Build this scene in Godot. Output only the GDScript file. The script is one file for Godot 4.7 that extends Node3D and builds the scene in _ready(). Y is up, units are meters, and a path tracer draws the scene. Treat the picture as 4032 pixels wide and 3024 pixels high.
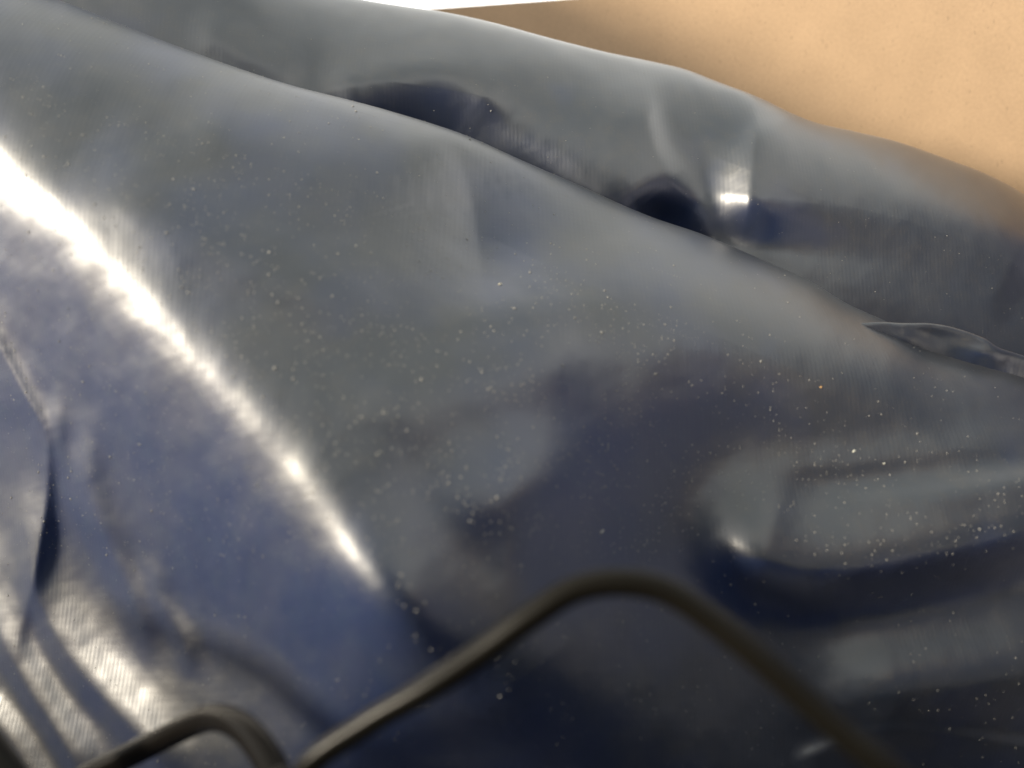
extends Node3D
# A blue coated-fabric sheet heaped in an open cardboard box, with black cables in front of it.

const EYE := Vector3(0, 0.30, 0)
const PITCH := -16.0
const FOV := 52.0
var focal := 384.0 / tan(deg_to_rad(FOV / 2.0))
var look := Basis(Vector3.RIGHT, deg_to_rad(PITCH))
var mat := {}
const CLEAN := Color(0.010, 0.0215, 0.080)
var wrinkle := FastNoiseLite.new()

# ---------------------------------------------------------------- helpers
func at(x: float, y: float, depth: float) -> Vector3:      # a sight line from the eye, cut at a depth
	return EYE + look * (Vector3((x - 512.0) / focal, (384.0 - y) / focal, -1.0) * depth)

func tag(o: Node, label: String, category: String, group := "") -> void:
	o.set_meta("label", label)
	o.set_meta("category", category)
	if group:
		o.set_meta("group", group)

func thing(called: String, where: Vector3, label: String, category: String) -> Node3D:
	var o := Node3D.new()
	o.name = called
	add_child(o, true)
	o.position = where
	tag(o, label, category)
	return o

func part(called: String, mesh: Mesh, m: Material, parent: Node) -> MeshInstance3D:
	var o := MeshInstance3D.new()
	o.name = called
	o.mesh = mesh
	o.material_override = m
	parent.add_child(o, true)
	return o

func spline(pts: Array, t: float):                          # Catmull-Rom through pts, t in 0..size-1
	var n := pts.size()
	var i := clampi(int(t), 0, n - 2)
	var u := t - i
	var a = pts[maxi(i - 1, 0)]
	var b = pts[i]
	var c = pts[i + 1]
	var d = pts[mini(i + 2, n - 1)]
	return 0.5 * (2.0 * b + (c - a) * u + (2.0 * a - 5.0 * b + 4.0 * c - d) * u * u + (3.0 * b - a - 3.0 * c + d) * u * u * u)

func along(pts: Array, n: int) -> Array:
	var out := []
	for k in n:
		out.append(spline(pts, float(k) / (n - 1) * (pts.size() - 1)))
	return out

func curve_y(line: Array, x: float) -> float:               # y of a smooth line y(x)
	var n := line.size()
	if x <= line[0].x:
		return line[0].y + (x - line[0].x) * (line[1].y - line[0].y) / (line[1].x - line[0].x)
	if x >= line[n - 1].x:
		return line[n - 1].y + (x - line[n - 1].x) * (line[n - 1].y - line[n - 2].y) / (line[n - 1].x - line[n - 2].x)
	for i in n - 1:
		if x <= line[i + 1].x:
			var h: float = line[i + 1].x - line[i].x
			var u: float = (x - line[i].x) / h
			var m0: float = (line[i + 1].y - line[maxi(i - 1, 0)].y) / (line[i + 1].x - line[maxi(i - 1, 0)].x) * h
			var m1: float = (line[mini(i + 2, n - 1)].y - line[i].y) / (line[mini(i + 2, n - 1)].x - line[i].x) * h
			return line[i].y * (1 + 2 * u) * (1 - u) * (1 - u) + m0 * u * (1 - u) * (1 - u) + line[i + 1].y * u * u * (3 - 2 * u) - m1 * u * u * (1 - u)
	return line[n - 1].y

# A sheet of fabric folded over along a crest. «gx, gy» say where each grid point lies, «gd» how deep.
class Cloth:
	var nx: int
	var ny: int
	var gx := PackedFloat32Array()
	var gy := PackedFloat32Array()
	var gd := PackedFloat32Array()
	var first: int                                             # first row that faces the front

	func smoothed(p: Array) -> Array:
		var out := []
		var n := p.size()
		for i in n - 1:
			var a: Vector2 = p[maxi(i - 1, 0)]
			var d: Vector2 = p[mini(i + 2, n - 1)]
			for k in 4:
				out.append(p[i].cubic_interpolate(p[i + 1], a, d, k / 4.0))
		out.append(p[n - 1])
		return out

	# Raises (amp > 0, metres, towards the front) a rounded fold along a line of points (x, y).
	# wl / wr: its reach to the left / right of the line as one walks along it; ends taper over «tip» of the length.
	func fold(line: Array, wl: float, wr: float, amp: float, tip := 0.25, sharp := 2.0) -> void:
		var pts := smoothed(line)
		var n := pts.size()
		var total := 0.0
		var upto := [0.0]
		var lo: Vector2 = pts[0]
		var hi: Vector2 = pts[0]
		for i in n:
			lo = lo.min(pts[i])
			hi = hi.max(pts[i])
			if i:
				total += pts[i].distance_to(pts[i - 1])
				upto.append(total)
		var cut := 2.6 if sharp >= 2.0 else 5.0
		var reach := cut * maxf(wl, wr)
		lo -= Vector2(reach, reach)
		hi += Vector2(reach, reach)
		for k in range(first * nx, nx * ny):
			var x := gx[k]
			if x < lo.x or x > hi.x:
				continue
			var y := gy[k]
			if y < lo.y or y > hi.y:
				continue
			var p := Vector2(x, y)
			var best := 1e9
			var s := 0.0
			var side := 1.0
			for i in n - 1:
				var a: Vector2 = pts[i]
				var e: Vector2 = pts[i + 1] - a
				var t := clampf((p - a).dot(e) / e.length_squared(), 0.0, 1.0)
				var d := (p - a - e * t).length_squared()
				if d < best:
					best = d
					s = (upto[i] + t * e.length()) / total
					side = e.cross(p - a - e * t) / (e.length() * sqrt(d) + 1e-6)
			var w := lerpf(wl, wr, 0.5 + 0.5 * side)             # y runs down: right of the walk is positive
			var q := sqrt(best) / w
			if q > cut:
				continue
			var f := exp(-pow(q, sharp))
			if tip > 0.0:
				f *= smoothstep(0.0, tip, s) * smoothstep(0.0, tip, 1.0 - s)
			gd[k] -= amp * f

	# A step: everything to the right of the line lies amp nearer; fades out over «far» to the right.
	func step(line: Array, w: float, far: float, amp: float, tip := 0.2, tail := 0.0) -> void:
		var pts := smoothed(line)
		var n := pts.size()
		var total := 0.0
		var upto := [0.0]
		var lo: Vector2 = pts[0]
		var hi: Vector2 = pts[0]
		for i in n:
			lo = lo.min(pts[i])
			hi = hi.max(pts[i])
			if i:
				total += pts[i].distance_to(pts[i - 1])
				upto.append(total)
		var reach := maxf(3.0 * w, 2.5 * far)
		lo -= Vector2(reach, reach)
		hi += Vector2(reach, reach)
		for k in range(first * nx, nx * ny):
			var x := gx[k]
			if x < lo.x or x > hi.x:
				continue
			var y := gy[k]
			if y < lo.y or y > hi.y:
				continue
			var p := Vector2(x, y)
			var best := 1e9
			var s := 0.0
			var side := 1.0
			for i in n - 1:
				var a: Vector2 = pts[i]
				var e: Vector2 = pts[i + 1] - a
				var t := clampf((p - a).dot(e) / e.length_squared(), 0.0, 1.0)
				var d := (p - a - e * t).length_squared()
				if d < best:
					best = d
					s = (upto[i] + t * e.length()) / total
					side = e.cross(p - a)
			var d2 := sqrt(best) * signf(side)
			var f := 1.0 / (1.0 + exp(-3.0 * (d2 - 0.8 * w) / w))
			if d2 > 0.0:
				f *= exp(-pow(d2 / far, 2.0))
			if tip > 0.0:
				f *= smoothstep(0.0, tip, s) * smoothstep(0.0, maxf(tip, tail), 1.0 - s)
			gd[k] -= amp * f

	func dent(c: Vector2, rx: float, ry: float, turn: float, amp: float) -> void:
		var r := 2.6 * maxf(rx, ry)
		var ca := cos(turn)
		var sa := sin(turn)
		for k in range(first * nx, nx * ny):
			var x := gx[k] - c.x
			var y := gy[k] - c.y
			if absf(x) > r or absf(y) > r:
				continue
			var a := (x * ca + y * sa) / rx
			var b := (-x * sa + y * ca) / ry
			gd[k] -= amp * exp(-(a * a + b * b))

# crest: line y(x); depth: line d(x) of the crest; body(x, y) -> depth; rpx / rm: radius of the crest in the picture and in metres.
func drape(crest: Array, x0: float, x1: float, step_x: float, y1: float, rows: int, rpx: Callable, rm: Callable, body: Callable, swap := false) -> Cloth:
	var c := Cloth.new()
	c.nx = int((x1 - x0) / step_x) + 1
	var back := 9
	var roll := 26
	c.ny = back + roll + rows
	c.first = back + 6
	for j in c.ny:
		for i in c.nx:
			var x := x0 + i * step_x
			var yr := curve_y(crest, x)
			var r: float = rpx.call(x)
			var m: float = rm.call(x)
			var off := 0.0
			var dd := 0.0
			if j < back:                                         # hangs down behind
				var u := float(back - j) / back
				off = r + 260.0 * u * u
				dd = 2.0 * m + 0.03 * u
			elif j < back + roll:
				var v := float(j - back) / roll
				var phi := lerpf(-PI / 2, PI / 2, v)
				off = r * (1 - cos(phi))
				dd = m * (1 - sin(phi))
			else:
				var u := float(j - back - roll) / (rows - 1)
				off = lerpf(r, yr - y1 if swap else y1 - yr, u)
			var y := yr - off if swap else yr + off
			c.gx.append(y if swap else x)
			c.gy.append(x if swap else y)
			var base: float = body.call(y if swap else x, x if swap else y)
			c.gd.append(base + dd)
	return c

func sew(c: Cloth, shift: Vector2, rough := 0.00025, dusty: Callable = func(_x, _y): return 0.0) -> ArrayMesh:
	var n := c.nx * c.ny
	var v := PackedVector3Array()
	v.resize(n)
	var uv := PackedVector2Array()
	uv.resize(n)
	var uv2 := PackedVector2Array()
	uv2.resize(n)
	for k in n:
		var p := at(c.gx[k], c.gy[k], c.gd[k])
		var w := wrinkle.get_noise_3d(p.x * 1000.0, p.y * 1000.0, p.z * 1000.0) * rough
		w += wrinkle.get_noise_3d(p.x * 320.0 + 9.0, p.y * 320.0, p.z * 320.0) * rough * 2.2
		p += look.z * w
		v[k] = p
		uv[k] = Vector2(p.x, 0.75 * p.y - 0.66 * p.z) / 0.1 + shift
		uv2[k] = uv[k] * 0.29 + shift
	var nor := PackedVector3Array()
	nor.resize(n)
	for j in c.ny:
		for i in c.nx:
			var a := v[j * c.nx + mini(i + 1, c.nx - 1)] - v[j * c.nx + maxi(i - 1, 0)]
			var b := v[mini(j + 1, c.ny - 1) * c.nx + i] - v[maxi(j - 1, 0) * c.nx + i]
			nor[j * c.nx + i] = b.cross(a).normalized()
	var col := PackedColorArray()                               # dust settles on what faces up: there the blue is greyed
	col.resize(n)
	for k in n:
		var up := smoothstep(-0.15, 0.55, nor[k].y)
		var patch := 0.5 + 1.1 * wrinkle.get_noise_3d(v[k].x * 420.0, v[k].y * 420.0 + 50.0, v[k].z * 420.0)
		var more: float = dusty.call(c.gx[k], c.gy[k])
		var d := clampf(up * (0.55 + 0.6 * patch) + more * (0.6 + 0.5 * patch), 0.0, 1.0)
		col[k] = Color(0.22, 0.78, 1.0).lerp(Color(1.0, 0.78, 0.36), d)
	var idx := PackedInt32Array()
	for j in c.ny - 1:
		for i in c.nx - 1:
			var k := j * c.nx + i
			idx.append_array([k, k + 1, k + c.nx, k + 1, k + c.nx + 1, k + c.nx])
	var arr := []
	arr.resize(Mesh.ARRAY_MAX)
	arr[Mesh.ARRAY_VERTEX] = v
	arr[Mesh.ARRAY_NORMAL] = nor
	arr[Mesh.ARRAY_TEX_UV] = uv
	arr[Mesh.ARRAY_TEX_UV2] = uv2
	arr[Mesh.ARRAY_COLOR] = col
	arr[Mesh.ARRAY_INDEX] = idx
	var m := ArrayMesh.new()
	m.add_surface_from_arrays(Mesh.PRIMITIVE_TRIANGLES, arr)
	return m

func tube(path: Array, radius: Callable, sides := 24) -> ArrayMesh:
	var st := SurfaceTool.new()
	st.begin(Mesh.PRIMITIVE_TRIANGLES)
	var n := path.size()
	var up := Vector3.UP
	var run := 0.0
	for k in n:
		var p: Vector3 = path[k]
		var t: Vector3 = (path[mini(k + 1, n - 1)] - path[maxi(k - 1, 0)]).normalized()
		var s := t.cross(up).normalized()
		up = s.cross(t).normalized()
		if k:
			run += p.distance_to(path[k - 1])
		var r: float = radius.call(float(k) / (n - 1))
		for q in sides + 1:
			var f := TAU * q / sides
			var d := s * cos(f) + up * sin(f)
			st.set_normal(d)
			st.set_uv(Vector2(run / 0.03, float(q) / sides))
			st.add_vertex(p + d * r)
	for k in n - 1:
		for q in sides:
			var a := k * (sides + 1) + q
			var b := a + sides + 1
			for w in [a, a + 1, b, a + 1, b + 1, b]:
				st.add_index(w)
	return st.commit()

func box(st: SurfaceTool, lo: Vector3, hi: Vector3) -> void:
	var b := BoxMesh.new()
	b.size = hi - lo
	st.append_from(b, 0, Transform3D(Basis(), (lo + hi) / 2))

# ---------------------------------------------------------------- materials
func noise(freq: float, s: int, octaves := 4) -> FastNoiseLite:
	var f := FastNoiseLite.new()
	f.seed = s
	f.noise_type = FastNoiseLite.TYPE_SIMPLEX_SMOOTH
	f.frequency = freq
	f.fractal_octaves = octaves
	return f

func weave_height() -> ImageTexture:                          # coated scrim, 0.1 m wide: warp and weft threads under a skin
	var n := 2048
	var warp := 64
	var weft := 44
	var rng := RandomNumberGenerator.new()
	rng.seed = 5
	var ca := PackedFloat32Array()
	var cb := PackedFloat32Array()
	for x in n:
		var u := float(x) * warp / n
		ca.append(pow(0.5 + 0.5 * cos((u - int(u) - 0.5) * TAU), 0.8) * (0.72 + 0.28 * sin(int(u) * 12.9898) * sin(int(u) * 4.1)))
	for y in n:
		var v := float(y) * weft / n
		cb.append(pow(0.5 + 0.5 * cos((v - int(v) - 0.5) * TAU), 0.8) * (0.70 + 0.30 * sin(int(v) * 7.77) * sin(int(v) * 2.3)))
	var worn := noise(0.012, 31, 3).get_seamless_image(512, 512).get_data()
	var bytes := PackedByteArray()
	bytes.resize(n * n)
	for y in n:
		var b := cb[y]
		var row := y * n
		for x in n:
			bytes[row + x] = int((0.6 * ca[x] + 0.16 * b + 0.2 * ca[x] * b) * (0.45 + 0.0021 * worn[(y >> 2) * 512 + (x >> 2)]) * 255.0)
	return ImageTexture.create_from_image(Image.create_from_data(n, n, false, Image.FORMAT_L8, bytes))

func vinyl_maps() -> Array:                                   # blue coating with fine dust (0.1 m wide), its roughness, and a broad film of dust
	var n := 1024
	var b := noise(0.012, 12, 4).get_seamless_image(n, n).get_data()
	var c := noise(0.10, 13, 3).get_seamless_image(n, n).get_data()
	var a := noise(0.010, 11, 5).get_seamless_image(n, n).get_data()
	var col := PackedByteArray()
	col.resize(n * n * 3)
	var rou := PackedByteArray()
	rou.resize(n * n)
	var film := PackedByteArray()
	film.resize(n * n * 4)
	var clean := CLEAN
	var dusty := Color(0.105, 0.096, 0.083)
	var fq := dusty.linear_to_srgb()
	for k in n * n:
		var d := clampf((b[k] / 255.0 - 0.42) * 2.0, 0, 1) * clampf((c[k] / 255.0 - 0.3) * 2.0, 0, 1) * 0.20 + 0.005
		var q := clean.lerp(dusty, d).linear_to_srgb()
		col[3 * k] = int(q.r * 255)
		col[3 * k + 1] = int(q.g * 255)
		col[3 * k + 2] = int(q.b * 255)
		rou[k] = int(255 * clampf(0.37 + 0.2 * d, 0, 1))
		film[4 * k] = int(fq.r * 255)
		film[4 * k + 1] = int(fq.g * 255)
		film[4 * k + 2] = int(fq.b * 255)
		film[4 * k + 3] = int(255 * 0.10 * smoothstep(0.34, 0.80, a[k] / 255.0))
	return [ImageTexture.create_from_image(Image.create_from_data(n, n, false, Image.FORMAT_RGB8, col)), ImageTexture.create_from_image(Image.create_from_data(n, n, false, Image.FORMAT_L8, rou)), ImageTexture.create_from_image(Image.create_from_data(n, n, false, Image.FORMAT_RGBA8, film))]

func card_map() -> ImageTexture:
	var n := 1024
	var big := noise(0.006, 21, 3).get_seamless_image(n, n).get_data()
	var fib := noise(0.09, 22, 4).get_seamless_image(n, n).get_data()
	var fine := noise(0.3, 23, 2).get_seamless_image(n, n).get_data()
	var col := PackedByteArray()
	col.resize(n * n * 3)
	for k in n * n:
		var t := 1.0 + 0.10 * (big[k] / 255.0 - 0.5) + 0.16 * (fib[k] / 255.0 - 0.5) + 0.12 * (fine[k] / 255.0 - 0.5)
		var q := Color(0.45 * t, 0.315 * t, 0.20 * t).linear_to_srgb()
		col[3 * k] = int(clampf(q.r, 0, 1) * 255)
		col[3 * k + 1] = int(clampf(q.g, 0, 1) * 255)
		col[3 * k + 2] = int(clampf(q.b, 0, 1) * 255)
	var im := Image.create_from_data(n, n, false, Image.FORMAT_RGB8, col)
	var rng := RandomNumberGenerator.new()
	rng.seed = 8
	for k in 900:                                               # short dark fibres in the paper
		var x := rng.randi_range(4, n - 5)
		var y := rng.randi_range(12, n - 13)
		var l := rng.randi_range(1, 9) if k % 3 else rng.randi_range(1, 3)
		var s := rng.randf_range(-0.5, 0.5)
		var f := rng.randf_range(0.62, 0.9)
		for i in l:
			var px := clampi(x + int(s * i), 0, n - 1)
			im.set_pixel(px, y + i, im.get_pixel(px, y + i) * f)
	return ImageTexture.create_from_image(im)

func make_materials() -> void:
	var maps := vinyl_maps()
	var m := StandardMaterial3D.new()
	m.albedo_texture = maps[0]
	m.vertex_color_use_as_albedo = true
	m.roughness_texture = maps[1]
	m.roughness = 1.0
	m.metallic_specular = 0.72
	m.clearcoat_enabled = true
	m.clearcoat = 0.7
	m.clearcoat_roughness = 0.42
	m.rim_enabled = true
	m.rim = 0.14
	m.rim_tint = 0.0
	m.detail_enabled = true
	m.detail_albedo = maps[2]
	m.detail_uv_layer = BaseMaterial3D.DETAIL_UV_2
	m.heightmap_enabled = true
	m.heightmap_texture = weave_height()
	m.heightmap_scale = 0.0038
	mat.vinyl = m
	var k := StandardMaterial3D.new()
	k.albedo_texture = card_map()
	k.uv1_triplanar = true
	k.uv1_scale = Vector3(5, 5, 5)
	k.roughness = 0.85
	k.metallic_specular = 0.3
	mat.card = k
	var c := StandardMaterial3D.new()
	c.albedo_color = Color(0.008, 0.007, 0.005).linear_to_srgb()
	c.roughness = 0.30
	c.metallic_specular = 0.26
	mat.rubber = c
	var d := StandardMaterial3D.new()
	d.albedo_color = Color(0.34, 0.33, 0.30).linear_to_srgb()
	d.roughness = 0.8
	mat.dust = d
	var li := d.duplicate()
	li.albedo_color = Color(0.27, 0.265, 0.25).linear_to_srgb()
	mat.lint = li
	var w := StandardMaterial3D.new()
	w.albedo_color = Color(0.11, 0.105, 0.095).linear_to_srgb()
	w.roughness = 0.9
	mat.ground = w

# ---------------------------------------------------------------- the scene
func V(a: Array) -> Array:                                     # flat list of x, y -> points, given in a 2212-wide picture
	var out := []
	for i in range(0, a.size(), 2):
		out.append(Vector2(a[i], a[i + 1]) * 0.46293)
	return out

func _ready() -> void:
	var cam := Camera3D.new()
	cam.name = "camera"
	cam.position = EYE
	cam.basis = look
	cam.fov = FOV
	cam.near = 0.01
	cam.far = 100.0
	var lens := CameraAttributesPhysical.new()
	lens.frustum_focus_distance = 0.30
	lens.frustum_focal_length = 5.7
	lens.exposure_aperture = 1.15
	cam.attributes = lens
	add_child(cam)
	cam.fov = FOV

	var env := Environment.new()
	env.background_mode = Environment.BG_SKY
	var sky := ProceduralSkyMaterial.new()
	sky.sky_top_color = Color(0.235, 0.248, 0.235).linear_to_srgb()
	sky.sky_horizon_color = Color(1.15, 1.12, 1.06).linear_to_srgb()
	sky.sky_curve = 0.6
	sky.ground_bottom_color = Color(0.16, 0.15, 0.13).linear_to_srgb()
	sky.ground_horizon_color = Color(0.3, 0.28, 0.25).linear_to_srgb()
	sky.sun_angle_max = 1.0
	env.sky = Sky.new()
	env.sky.sky_material = sky
	env.background_energy_multiplier = 2.0
	env.tonemap_mode = Environment.TONE_MAPPER_LINEAR
	env.tonemap_exposure = 1.35
	env.sdfgi_enabled = true
	env.ssao_enabled = true
	env.ssil_enabled = true
	var we := WorldEnvironment.new()
	we.name = "world"
	we.environment = env
	add_child(we)

	var sun := DirectionalLight3D.new()
	sun.name = "sun"
	sun.light_color = Color(1.0, 0.95, 0.86)
	sun.light_energy = 1.6
	sun.light_angular_distance = 9.0
	sun.shadow_enabled = true
	add_child(sun)
	sun.basis = Basis.looking_at(-Vector3(-0.92, 0.24, 0.25).normalized())

	wrinkle.seed = 3
	wrinkle.frequency = 0.05
	wrinkle.fractal_octaves = 3
	make_materials()
	build_ground()
	build_box()
	build_sheet()
	build_cables()

func build_ground() -> void:
	var p := PlaneMesh.new()
	p.size = Vector2(60, 60)
	var g := part("ground", p, mat.ground, self)
	g.set_meta("kind", "structure")
	g.set_meta("label", "pale ground under the cardboard box")

func build_box() -> void:
	var t := thing("cardboard_box", Vector3(0, 0.002, 0), "open brown corrugated cardboard box around the blue sheet, sunlit on its far wall", "box")
	# far wall: runs from far left to near right
	var top := 0.372
	var a := Vector3(-0.55, 0, -0.235)
	var b := Vector3(0.42, 0, -0.53)
	var pa := at(431, 9, 0.47)
	var pb := at(1024, 140, 0.383)
	var d := Vector3(pb.x - pa.x, 0, pb.z - pa.z).normalized()
	a = pa - d * 1.05
	b = pb + d * 0.10
	a.y = 0
	b.y = 0
	top = pa.y - 0.002
	corner_wall(t, "far_wall", a, b, top, deg_to_rad(8.0))
	var n := d.cross(Vector3.UP).normalized()                     # away from the eye?
	if n.z < 0:
		n = -n
	var c2 := b + n * 0.90
	var c1 := a + n * 0.90
	corner_wall(t, "right_wall", b + n * 0.006, c2 - n * 0.006, top)
	corner_wall(t, "near_wall", c2, c1, top)
	corner_wall(t, "left_wall", c1 - n * 0.006, a + n * 0.006, 0.27)
	var st := SurfaceTool.new()
	st.begin(Mesh.PRIMITIVE_TRIANGLES)
	box(st, Vector3(0, 0, 0), Vector3((b - a).length(), 0.004, 0.90))
	var f := part("bottom_panel", st.commit(), mat.card, t)
	f.basis = Basis(d, Vector3.UP, n)
	f.position = a

# A corrugated wall from p to q: two liners and the fluted paper between them.
func corner_wall(t: Node3D, called: String, p: Vector3, q: Vector3, high: float, lean := 0.0) -> void:
	var x := (q - p).normalized()
	var z := x.cross(Vector3.UP).normalized()
	var long := (q - p).length()
	var o := Node3D.new()
	o.name = called
	t.add_child(o, true)
	var rise := (Vector3.UP * cos(lean) + z * sin(lean)).normalized()
	o.basis = Basis(x, rise, x.cross(rise))
	o.position = p + Vector3(0, high, 0) - rise * high
	for s in [-1, 1]:
		var st := SurfaceTool.new()
		st.begin(Mesh.PRIMITIVE_TRIANGLES)
		box(st, Vector3(0, 0, s * 0.0018 - 0.0003), Vector3(long, high, s * 0.0018 + 0.0003))
		part("liner", st.commit(), mat.card, o)
	var st := SurfaceTool.new()
	st.begin(Mesh.PRIMITIVE_TRIANGLES)
	var n := int(long / 0.0008)
	for side in [-1.0, 1.0]:
		for k in n:
			var x0 := long * k / n
			var x1 := long * (k + 1) / n
			var z0: float = 0.00125 * sin(x0 / 0.0078 * TAU) + side * 0.00013
			var z1: float = 0.00125 * sin(x1 / 0.0078 * TAU) + side * 0.00013
			var v := [Vector3(x0, 0, z0), Vector3(x1, 0, z1), Vector3(x1, high - 0.0014, z1), Vector3(x0, high - 0.0014, z0)]
			for i in ([0, 1, 2, 0, 2, 3] if side < 0 else [0, 2, 1, 0, 3, 2]):
				st.add_vertex(v[i])
	st.generate_normals()
	part("flute", st.commit(), mat.card, o)

func build_sheet() -> void:
	var t := thing("vinyl_sheet", Vector3.ZERO, "crumpled dusty blue coated fabric sheet heaped in the cardboard box", "tarpaulin")
	# ---- the near fold
	var crest := V([-420, -250, -150, -110, 0, -45, 110, -5, 150, 8, 300, 68, 500, 142, 640, 187, 740, 212, 850, 242, 1000, 290, 1130, 348, 1250, 400, 1400, 466, 1520, 507, 1650, 562, 1750, 607, 1830, 656, 1930, 702, 2010, 745, 2100, 764, 2212, 775, 2400, 830])
	var body := func(x: float, y: float) -> float:
		var t1 := maxf(y - 30.0 - 0.33 * x, -60.0)
		var g1 := 1.15 + 2.6 * smoothstep(500.0, 800.0, x)
		var s0 := lerpf(0.00021, 0.00030, smoothstep(420.0, 760.0, x))
		var c0 := lerpf(1.6e-7, 3.0e-7, smoothstep(300.0, 640.0, x)) * g1
		var t2 := minf(t1, 0.48 * s0 / c0)
		var da := lerpf(0.250, 0.258, smoothstep(420.0, 760.0, x)) + 0.00002 * x - s0 * t2 + c0 * t2 * t2 - 0.00001 * (t1 - t2)
		var db := 0.230 - 0.000260 * x + 0.000165 * (y - 170.0)
		var q0 := y - 525.0 - 0.45 * x
		db -= 0.00022 * 0.5 * (q0 + sqrt(q0 * q0 + 2500.0))
		var s := clampf((x - 100.0) * 0.64 + (y - 250.0) * 0.77, 0.0, 600.0)
		var q := ((x - 100.0) * 0.77 - (y - 250.0) * 0.64) / 200.0
		var nose := -0.6e-7 * s * s * exp(-q * q)
		da += nose
		db += nose
		var dc := 0.186 + 0.00019 * (y - 620.0) + 0.00002 * (x - 500.0)
		var w := 0.0105
		var m := maxf(da, maxf(db, dc))
		return m + w * log(exp((da - m) / w) + exp((db - m) / w) + exp((dc - m) / w))
	var f := drape(crest, -430, 1180, 3.0, 1050, 280, func(x): return lerpf(85.0, 95.0, smoothstep(300.0, 700.0, x)), func(x): return lerpf(0.0175, 0.018, smoothstep(300.0, 700.0, x)), body)
	near_folds(f)
	part("near_fold", sew(f, Vector2(0.1, 0.3), 0.00025, func(x, y): return 0.55 * smoothstep(640.0, 880.0, x) + 0.45 * smoothstep(590.0, 680.0, y) * smoothstep(300.0, 480.0, x) - 0.75 * exp(-pow((x - 575.0) / 105.0, 2.0) - pow((y - 455.0) / 105.0, 2.0)) - 0.6 * exp(-pow((x - 520.0) / 48.0, 2.0) - pow((y - 215.0) / 62.0, 2.0)) - 0.35 * exp(-pow((x - 290.0) / 130.0, 2.0) - pow((y - 205.0) / 40.0, 2.0))), mat.vinyl, t)
	# ---- the far fold
	var crest2 := V([-1000, -600, -420, -560, 0, -480, 220, -390, 430, -230, 620, -70, 700, -25, 770, -4, 880, 15, 960, 26, 1070, 50, 1200, 85, 1300, 110, 1400, 131, 1480, 150, 1560, 180, 1640, 211, 1700, 240, 1760, 264, 1850, 285, 1950, 310, 2050, 345, 2150, 385, 2212, 420, 2400, 540])
	var body2 := func(x: float, y: float) -> float:
		var t2 := clampf(y - curve_y(crest2, x), 0.0, 400.0)
		return 0.326 - 0.00024 * t2 + 5.2e-7 * t2 * t2 + 0.000015 * (x - 500.0)
	var g := drape(crest2, -430, 1180, 3.0, 560, 170, func(x): return 75.0, func(x): return lerpf(0.042, 0.019, smoothstep(180.0, 380.0, x)), body2)
	far_folds(g)
	part("far_fold", sew(g, Vector2(0.63, 0.71), 0.00025, func(_x, _y): return 0.6), mat.vinyl, t)
	# ---- the hem that shows beyond the near fold at the right
	var crest4 := V([1780, 700, 1860, 698, 1905, 696, 1950, 698, 2010, 699, 2060, 708, 2125, 731, 2150, 748, 2170, 756, 2212, 768, 2300, 800, 2450, 830])
	var body4 := func(x: float, y: float) -> float:
		return 0.2785 + 0.0001 * (y - curve_y(crest4, x))
	var e := drape(crest4, 820, 1150, 2.0, 425, 30, func(x): return 6.0, func(x): return 0.0015, body4)
	e.dent(Vector2(935, 340), 26, 9, 0.3, -0.0016)
	e.dent(Vector2(985, 352), 16, 12, -0.2, 0.0013)
	e.fold(V([1900, 720, 2000, 735, 2080, 752, 2200, 790]), 7, 9, 0.0012, 0.2)
	part("hem", sew(e, Vector2(0.2, 0.5), 0.0007, func(_x, _y): return 0.9), mat.vinyl, t)

	# ---- the layer under the folds: over the floor of the box, up its near side and out over the rim
	var st := SurfaceTool.new()
	st.begin(Mesh.PRIMITIVE_TRIANGLES)
	var run := [Vector2(-0.33, 0.03), Vector2(-0.25, 0.025), Vector2(-0.15, 0.03), Vector2(0.0, 0.03), Vector2(0.07, 0.06), Vector2(0.10, 0.20), Vector2(0.12, 0.40), Vector2(0.15, 0.60), Vector2(0.19, 0.72), Vector2(0.25, 0.75), Vector2(0.31, 0.70), Vector2(0.34, 0.55)]
	for j in 121:
		var p: Vector2 = spline(run, j / 120.0 * 11.0)
		for i in 101:
			var x := lerpf(-0.27, 0.36 - 0.284 * (p.x + 0.395) - 0.022, i / 100.0)
			var wob := 0.012 * sin(x * 31.0 + 1.5 * sin(j * 0.07)) + 0.006 * sin(x * 83.0 + j * 0.05)
			var lean := smoothstep(0.05, 0.3, p.y)
			st.set_uv(Vector2(x, j * 0.012) / 0.1)
			st.set_uv2(Vector2(x, j * 0.012) / 0.34)
			st.add_vertex(Vector3(x, p.y + wob * (1.0 - lean), p.x + wob * lean))
	for j in 120:
		for i in 100:
			var k := j * 101 + i
			for w in [k, k + 101, k + 1, k + 1, k + 101, k + 102]:
				st.add_index(w)
	st.generate_normals()
	part("under_layer", st.commit(), mat.vinyl, t)
	# ---- the end that hangs inside the right wall of the box
	st = SurfaceTool.new()
	st.begin(Mesh.PRIMITIVE_TRIANGLES)
	for j in 61:
		for i in 101:
			var z := -0.36 + 0.0078 * i
			var y := 0.02 + 0.0068 * j
			var x := 0.36 - 0.284 * (z + 0.395) - 0.022 + 0.008 * sin(z * 60.0 + 4.0 * y) + 0.004 * sin(z * 131.0) - 0.10 * (1.0 - j / 60.0)
			st.set_uv(Vector2(z, y) / 0.1)
			st.set_uv2(Vector2(z, y) / 0.34)
			st.add_vertex(Vector3(x, y, z))
	for j in 60:
		for i in 100:
			var k := j * 101 + i
			for w in [k, k + 1, k + 101, k + 1, k + 102, k + 101]:
				st.add_index(w)
	st.generate_normals()
	part("hanging_end", st.commit(), mat.vinyl, t)
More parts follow.
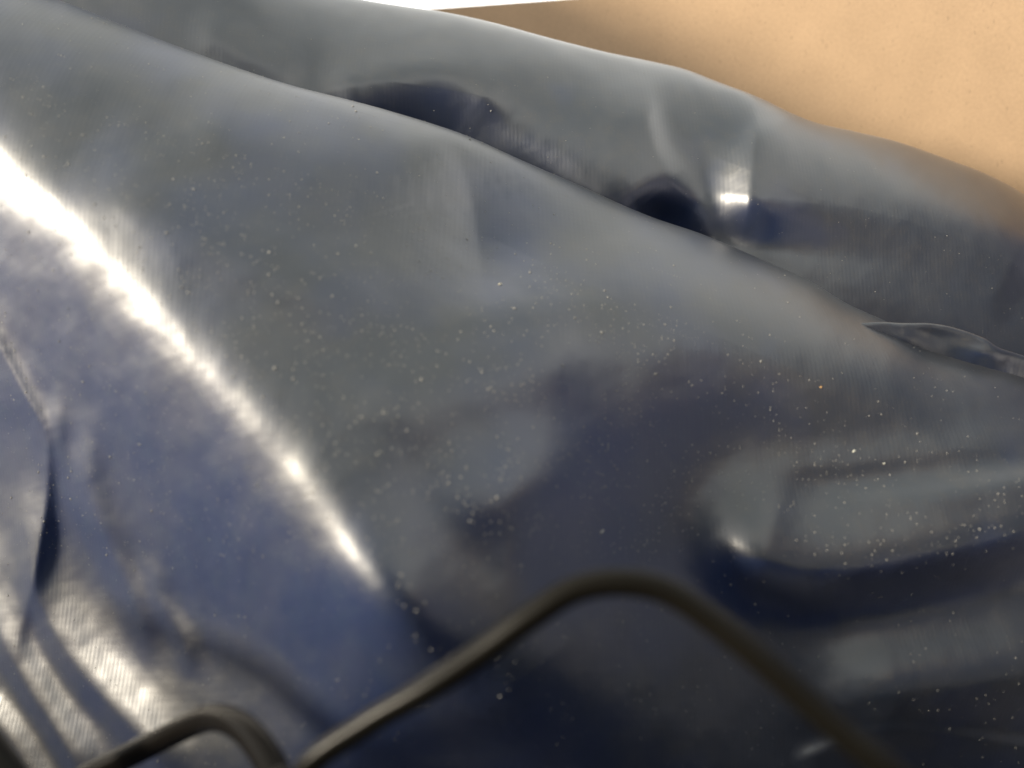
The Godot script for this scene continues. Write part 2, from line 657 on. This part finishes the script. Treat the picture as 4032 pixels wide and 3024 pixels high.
	part("rolled_end", tube(along([Vector3(-0.30, 0.02, 0.00), Vector3(-0.30, 0.14, -0.008), Vector3(-0.305, 0.235, 0.012), Vector3(-0.31, 0.265, 0.10), Vector3(-0.33, 0.26, 0.20), Vector3(-0.35, 0.20, 0.27), Vector3(-0.36, 0.06, 0.29)], 90), func(u): return 0.062 + 0.006 * sin(u * 11.0)), mat.vinyl, t)
	# ---- the rest of it spread over the floor of the box
	st = SurfaceTool.new()
	st.begin(Mesh.PRIMITIVE_TRIANGLES)
	for j in 81:
		for i in 101:
			var u := i / 100.0
			var v := j / 80.0
			var p := Vector3(-1.02, 0, -0.765) + Vector3(0.961, 0, 0.276) * (0.86 * u) + Vector3(-0.276, 0, 0.961) * (0.84 * v)
			p.y = 0.03 + 0.018 * sin(p.x * 23.0 + 2.0 * sin(p.z * 9.0)) * sin(p.z * 17.0 + p.x * 5.0) + 0.008 * sin(p.x * 61.0 + p.z * 37.0)
			st.set_uv(Vector2(p.x, p.z) / 0.1)
			st.set_uv2(Vector2(p.x, p.z) / 0.34)
			st.add_vertex(p)
	for j in 80:
		for i in 100:
			var k := j * 101 + i
			for w in [k, k + 1, k + 101, k + 1, k + 102, k + 101]:
				st.add_index(w)
	st.generate_normals()
	part("spread_end", st.commit(), mat.vinyl, t)
	# ---- and over the low left wall
	st = SurfaceTool.new()
	st.begin(Mesh.PRIMITIVE_TRIANGLES)
	for j in 41:
		for i in 121:
			var u := i / 120.0
			var foot := Vector3(-1.03 - 0.245 * u, 0, -0.78 + 0.86 * u)
			var over := smoothstep(0.8, 1.0, j / 40.0)
			var wave := 0.012 * sin(u * 55.0 + j * 0.06) + 0.006 * sin(u * 131.0)
			st.set_uv(Vector2(u * 0.9, j * 0.009) / 0.1)
			st.set_uv2(Vector2(u * 0.9, j * 0.009) / 0.34)
			st.add_vertex(foot + Vector3(0.962, 0, 0.273) * (0.03 + wave + 0.18 * pow(1.0 - j / 40.0, 2.0) - 0.09 * over * over) + Vector3(0, 0.02 + 0.0076 * j - 0.03 * over * over + wave * 0.5, 0))
	for j in 40:
		for i in 120:
			var k := j * 121 + i
			for w in [k, k + 121, k + 1, k + 1, k + 121, k + 122]:
				st.add_index(w)
	st.generate_normals()
	part("draped_end", st.commit(), mat.vinyl, t)
	# ---- dust lying on it
	var rng := RandomNumberGenerator.new()
	rng.seed = 41
	sprinkle("dust", [[f, 8000, 0.00014, 0.00058], [g, 2200, 0.00012, 0.00042]], rng, t)
	sprinkle("lint", [[f, 420, 0.0005, 0.0011], [g, 60, 0.0004, 0.0008]], rng, t)
	crumb(f, Vector2(1775, 835), 0.0009, 1.4, Color(0.55, 0.33, 0.14), "tiny orange brown crumb on the grey shoulder of the near fold, right of the middle")
	crumb(f, Vector2(1083, 615), 0.0013, 1.2, Color(0.62, 0.58, 0.45), "pale yellowish crumb beside the crease in the middle of the near fold")
	crumb(f, Vector2(1845, 975), 0.0008, 2.4, Color(0.6, 0.6, 0.52), "longer of the two whitish lint bits above the rounded lobe at the right")
	crumb(f, Vector2(1911, 1002), 0.0006, 2.0, Color(0.6, 0.6, 0.52), "shorter of the two whitish lint bits above the rounded lobe at the right")
	crumb(f, Vector2(1300, 1150), 0.0008, 3.0, Color(0.4, 0.4, 0.37), "faint grey lint strand above the top of the cable arch")
	crumb(g, Vector2(1202, 139), 0.0009, 1.6, Color(0.7, 0.7, 0.66), "white fleck on the upper far fold near the cardboard wall")

func spot(c: Cloth, x: float, y: float) -> Transform3D:       # a place on the cloth with its outward direction
	var best := 1e12
	var k0 := 0
	for k in range(c.first * c.nx, c.nx * c.ny):
		var d := absf(c.gx[k] - x) + absf(c.gy[k] - y)
		if d < best:
			best = d
			k0 = k
	return seat(c, k0)

func seat(c: Cloth, k: int) -> Transform3D:
	var i := k % c.nx
	var j := k / c.nx
	var p := func(a: int, b: int) -> Vector3:
		var q := clampi(b, 0, c.ny - 1) * c.nx + clampi(a, 0, c.nx - 1)
		return at(c.gx[q], c.gy[q], c.gd[q])
	var u: Vector3 = p.call(i + 1, j) - p.call(i - 1, j)
	var v: Vector3 = p.call(i, j + 1) - p.call(i, j - 1)
	var n := v.cross(u).normalized()
	var o: Vector3 = p.call(i, j)
	o += look.z * (wrinkle.get_noise_3d(o.x * 1000.0, o.y * 1000.0, o.z * 1000.0) * 0.00025 + wrinkle.get_noise_3d(o.x * 320.0 + 9.0, o.y * 320.0, o.z * 320.0) * 0.00055)
	var a := u.normalized()
	return Transform3D(Basis(a, n, a.cross(n)), o)

func grain(rng: RandomNumberGenerator, long: float) -> ArrayMesh: # an uneven little chip, about 2 across
	var st := SurfaceTool.new()
	st.begin(Mesh.PRIMITIVE_TRIANGLES)
	var ring := []
	for q in 5:
		ring.append(Vector3(cos(q * TAU / 5) * rng.randf_range(0.7, 1.1) * long, rng.randf_range(-0.2, 0.3), sin(q * TAU / 5) * rng.randf_range(0.7, 1.1)))
	var top := Vector3(rng.randf_range(-0.3, 0.3), rng.randf_range(0.5, 0.9), rng.randf_range(-0.3, 0.3))
	for q in 5:
		for w in [top, ring[q], ring[(q + 1) % 5], Vector3(0, -0.4, 0), ring[(q + 1) % 5], ring[q]]:
			st.add_vertex(w)
	st.generate_normals()
	return st.commit()

func sprinkle(called: String, lots: Array, rng: RandomNumberGenerator, parent: Node) -> void:
	var kinds := []
	for i in 8:
		kinds.append(grain(rng, rng.randf_range(0.8, 1.7)))
	var st := SurfaceTool.new()
	st.begin(Mesh.PRIMITIVE_TRIANGLES)
	for lot in lots:
		var c: Cloth = lot[0]
		var made := 0
		while made < lot[1]:
			var k := rng.randi_range(c.first * c.nx, c.nx * c.ny - 1)
			var x := c.gx[k]
			var y := c.gy[k]
			if x < -20 or x > 1044 or y > 780 or y < -20:
				continue
			if x > 700.0 and rng.randf() < 0.5 and c == lots[0][0]:
				continue
			if y > 560.0 and rng.randf() < 0.75:
				continue
			if wrinkle.get_noise_2d(x * 0.25, y * 0.25) < rng.randf_range(-0.5, 0.25):
				continue
			var at_ := seat(c, k)
			var s := lerpf(lot[2], lot[3], pow(rng.randf(), 2.5)) * 0.5
			st.append_from(kinds[rng.randi() % 8], 0, at_ * Transform3D(Basis(Vector3.UP, rng.randf() * TAU).scaled(Vector3(s, s, s)), Vector3.ZERO))
			made += 1
	var o := part(called, st.commit(), mat[called], parent)
	o.set_meta("kind", "stuff")

func crumb(c: Cloth, p: Vector2, size: float, long: float, color: Color, label: String) -> void:
	var rng := RandomNumberGenerator.new()
	rng.seed = int(p.x)
	var m := StandardMaterial3D.new()
	m.albedo_color = color.linear_to_srgb()
	m.roughness = 0.9
	var o := part("crumb", grain(rng, long), m, self)
	var s := size * 0.5
	o.transform = spot(c, p.x * 0.46293, p.y * 0.46293) * Transform3D(Basis(Vector3.UP, 1.0).scaled(Vector3(s, s, s)), Vector3.ZERO)
	tag(o, label, "crumb", "crumbs and lint on the blue sheet")

func near_folds(f: Cloth) -> void:
	# crease that runs down from the crest, a soft swath left of it
	f.fold(V([965, 270, 1000, 360, 1028, 470, 1055, 700]), 150, 60, -0.015, 0.45, 1.3)
	# broad slack swells
	f.dent(Vector2(405, 612), 95, 58, 0.86, 0.0085)
	f.fold(V([150, 330, 400, 480, 700, 620, 900, 700]), 52, 40, 0.0042, 0.25)
	f.fold(V([350, 240, 560, 330, 800, 420]), 44, 36, 0.0028, 0.3)
	f.fold(V([700, 900, 900, 860, 1150, 780, 1350, 760]), 60, 50, 0.0045, 0.3)
	f.fold(V([900, 1120, 1100, 1060, 1330, 1000]), 50, 40, 0.0032, 0.35)
	# shoulder below the crest at the right
	f.fold(V([1250, 690, 1600, 720, 1900, 790, 2300, 880]), 70, 50, 0.0030, 0.2)
	# pocket: rounded lobe with its creases
	f.fold(V([1665, 1205, 1750, 1222, 1880, 1215, 2080, 1172, 2450, 1085]), 75, 38, 0.0180, 0.0)
	f.fold(V([1640, 1010, 1800, 1000, 1950, 985, 2350, 925]), 20, 14, 0.0012, 0.2)
	f.fold(V([1780, 1095, 2000, 1072, 2350, 1015]), 12, 16, 0.0012, 0.2)
	# swells below it
	f.fold(V([1640, 1540, 1880, 1500, 2150, 1462, 2500, 1400]), 62, 44, 0.0150, 0.35)
	f.fold(V([1700, 1660, 1880, 1592, 2000, 1590, 2120, 1605, 2350, 1640]), 12, 26, 0.003, 0.1)
	# the fold at the left edge and the crumples below it
	f.fold([Vector2(-30, 250), Vector2(-8, 330), Vector2(22, 390), Vector2(43, 430), Vector2(47, 470), Vector2(42, 530), Vector2(28, 600), Vector2(8, 680)], 11, 60, 0.0042, 0.25, 1.4)
	f.fold(V([50, 1010, 62, 1160, 95, 1310, 175, 1450, 290, 1575, 420, 1720]), 30, 14, 0.0046, 0.18)
	f.fold(V([-30, 1260, 10, 1390, 60, 1480, 130, 1590, 240, 1770]), 26, 12, 0.0044, 0.3)
	f.fold(V([-50, 1530, 20, 1600, 90, 1720]), 22, 12, 0.0032, 0.12)
	f.fold(V([185, 850, 190, 1040, 245, 1200, 300, 1330, 330, 1460]), 17, 12, 0.0034, 0.3)
	f.fold(V([120, 820, 130, 960, 170, 1090, 240, 1190]), 12, 9, 0.0016, 0.25)
	f.fold(V([330, 1180, 345, 1290, 400, 1400, 410, 1480]), 14, 10, 0.0018, 0.25)

func far_folds(g: Cloth) -> void:
	g.fold(V([690, 222, 820, 182, 940, 166, 1030, 186, 1120, 245]), 40, 24, 0.0040, 0.2)
	g.step(V([640, 238, 800, 192, 930, 174, 1040, 190, 1180, 262, 1400, 400, 1600, 520]), 52, 500, -0.018, 0.1, 0.5)
	g.fold(V([640, 205, 800, 172, 930, 155, 1040, 165]), 14, 10, 0.0012, 0.2)
	g.fold(V([400, 40, 500, 95, 680, 170]), 26, 20, 0.0025)
	g.fold(V([1405, 140, 1392, 220, 1398, 290, 1430, 370, 1500, 455]), 15, 75, 0.0055, 0.35)
	g.dent(Vector2(702, 232), 50, 100, -0.05, -0.0115)
	g.fold(V([1450, 300, 1470, 380, 1530, 480, 1560, 600]), 12, 14, 0.0016, 0.2)
	g.fold(V([1580, 60, 1606, 160, 1630, 230, 1636, 300, 1624, 400, 1606, 540]), 110, 46, 0.0120, 0.25, 1.25)
	g.step(V([1290, 490, 1360, 420, 1425, 402, 1490, 440, 1580, 560, 1640, 660]), 26, 300, -0.012, 0.2, 0.5)
	g.fold(V([1640, 225, 1760, 320, 2000, 440, 2250, 590]), 34, 50, 0.005, 0.1)

func print_map() -> ImageTexture:                             # worn pale moulded marks along a black cable
	var im := Image.create(2048, 256, false, Image.FORMAT_RGB8)
	im.fill(Color(0.010, 0.009, 0.008).linear_to_srgb())
	var rng := RandomNumberGenerator.new()
	rng.seed = 17
	var ink := Color(0.42, 0.38, 0.27).linear_to_srgb()
	for side in 4:
		var x := 600
		while x < 1300:
			var kind := rng.randi() % 5
			var top := 14 + 64 * side
			for i in 32:                                           # an upright, and a slanting or a closing stroke, all half worn away
				for w in 4:
					if rng.randf() < 0.6:
						im.set_pixel(x + w, top + i, ink)
					var x2 := x + 4 + int(i * 0.4) if kind < 2 else x + 15
					if kind != 4 and rng.randf() < 0.5:
						im.set_pixel(x2 + w, top + i, ink)
			if kind > 1:
				for i in 15:
					for w in 4:
						if rng.randf() < 0.55:
							im.set_pixel(x + i, top + (0 if kind == 2 else 28) + w, ink)
			x += 27 + (rng.randi() % 6 if rng.randf() < 0.8 else 30)
	return ImageTexture.create_from_image(im)

func build_cables() -> void:
	var pts := []
	for q in [[560, 2500, 0.17], [610, 1900, 0.153], [640, 1770, 0.150], [665, 1659, 0.148], [800, 1560, 0.145], [920, 1490, 0.142], [1040, 1410, 0.140], [1150, 1330, 0.138], [1240, 1275, 0.137], [1340, 1258, 0.136], [1440, 1278, 0.135], [1540, 1342, 0.133], [1640, 1422, 0.130], [1740, 1512, 0.127], [1830, 1592, 0.124], [1920, 1665, 0.121], [2050, 1790, 0.118], [2300, 2100, 0.112], [2500, 2700, 0.11]]:
		pts.append(at(q[0] * 0.46293, q[1] * 0.46293, q[2]))
	var a := part("cable", tube(along(pts, 160), func(u): return 0.0024), mat.rubber, self)
	tag(a, "olive black cable arching across the lower middle in front of the blue sheet", "cable")
	pts = []
	for q in [[-600, 2300, 0.25], [-200, 1890, 0.218], [30, 1760, 0.205], [120, 1712, 0.202], [215, 1664, 0.198], [330, 1606, 0.193], [410, 1566, 0.188], [460, 1550, 0.183], [505, 1560, 0.176], [550, 1598, 0.168], [600, 1680, 0.158], [640, 1800, 0.148], [660, 2500, 0.14]]:
		pts.append(at(q[0] * 0.46293, q[1] * 0.46293, q[2]))
	var m := StandardMaterial3D.new()
	m.albedo_texture = print_map()
	m.uv1_scale = Vector3(0.125, 1, 1)
	m.roughness = 0.24
	m.metallic_specular = 0.16
	var b := part("cable", tube(along(pts, 160), func(u): return 0.0031), m, self)
	tag(b, "thicker black cable with worn pale print, bent sharply at the lower left", "cable")
	pts = []
	for q in [[-900, 1250, 0.22], [-400, 1370, 0.20], [-160, 1500, 0.19], [-70, 1570, 0.185], [-10, 1640, 0.18], [40, 1720, 0.175], [90, 1830, 0.17], [150, 2500, 0.165]]:
		pts.append(at(q[0] * 0.46293, q[1] * 0.46293, q[2]))
	var c := part("cable", tube(along(pts, 60), func(u): return 0.0040), mat.rubber, self)
	tag(c, "black cable cutting across the bottom left corner of the view", "cable")
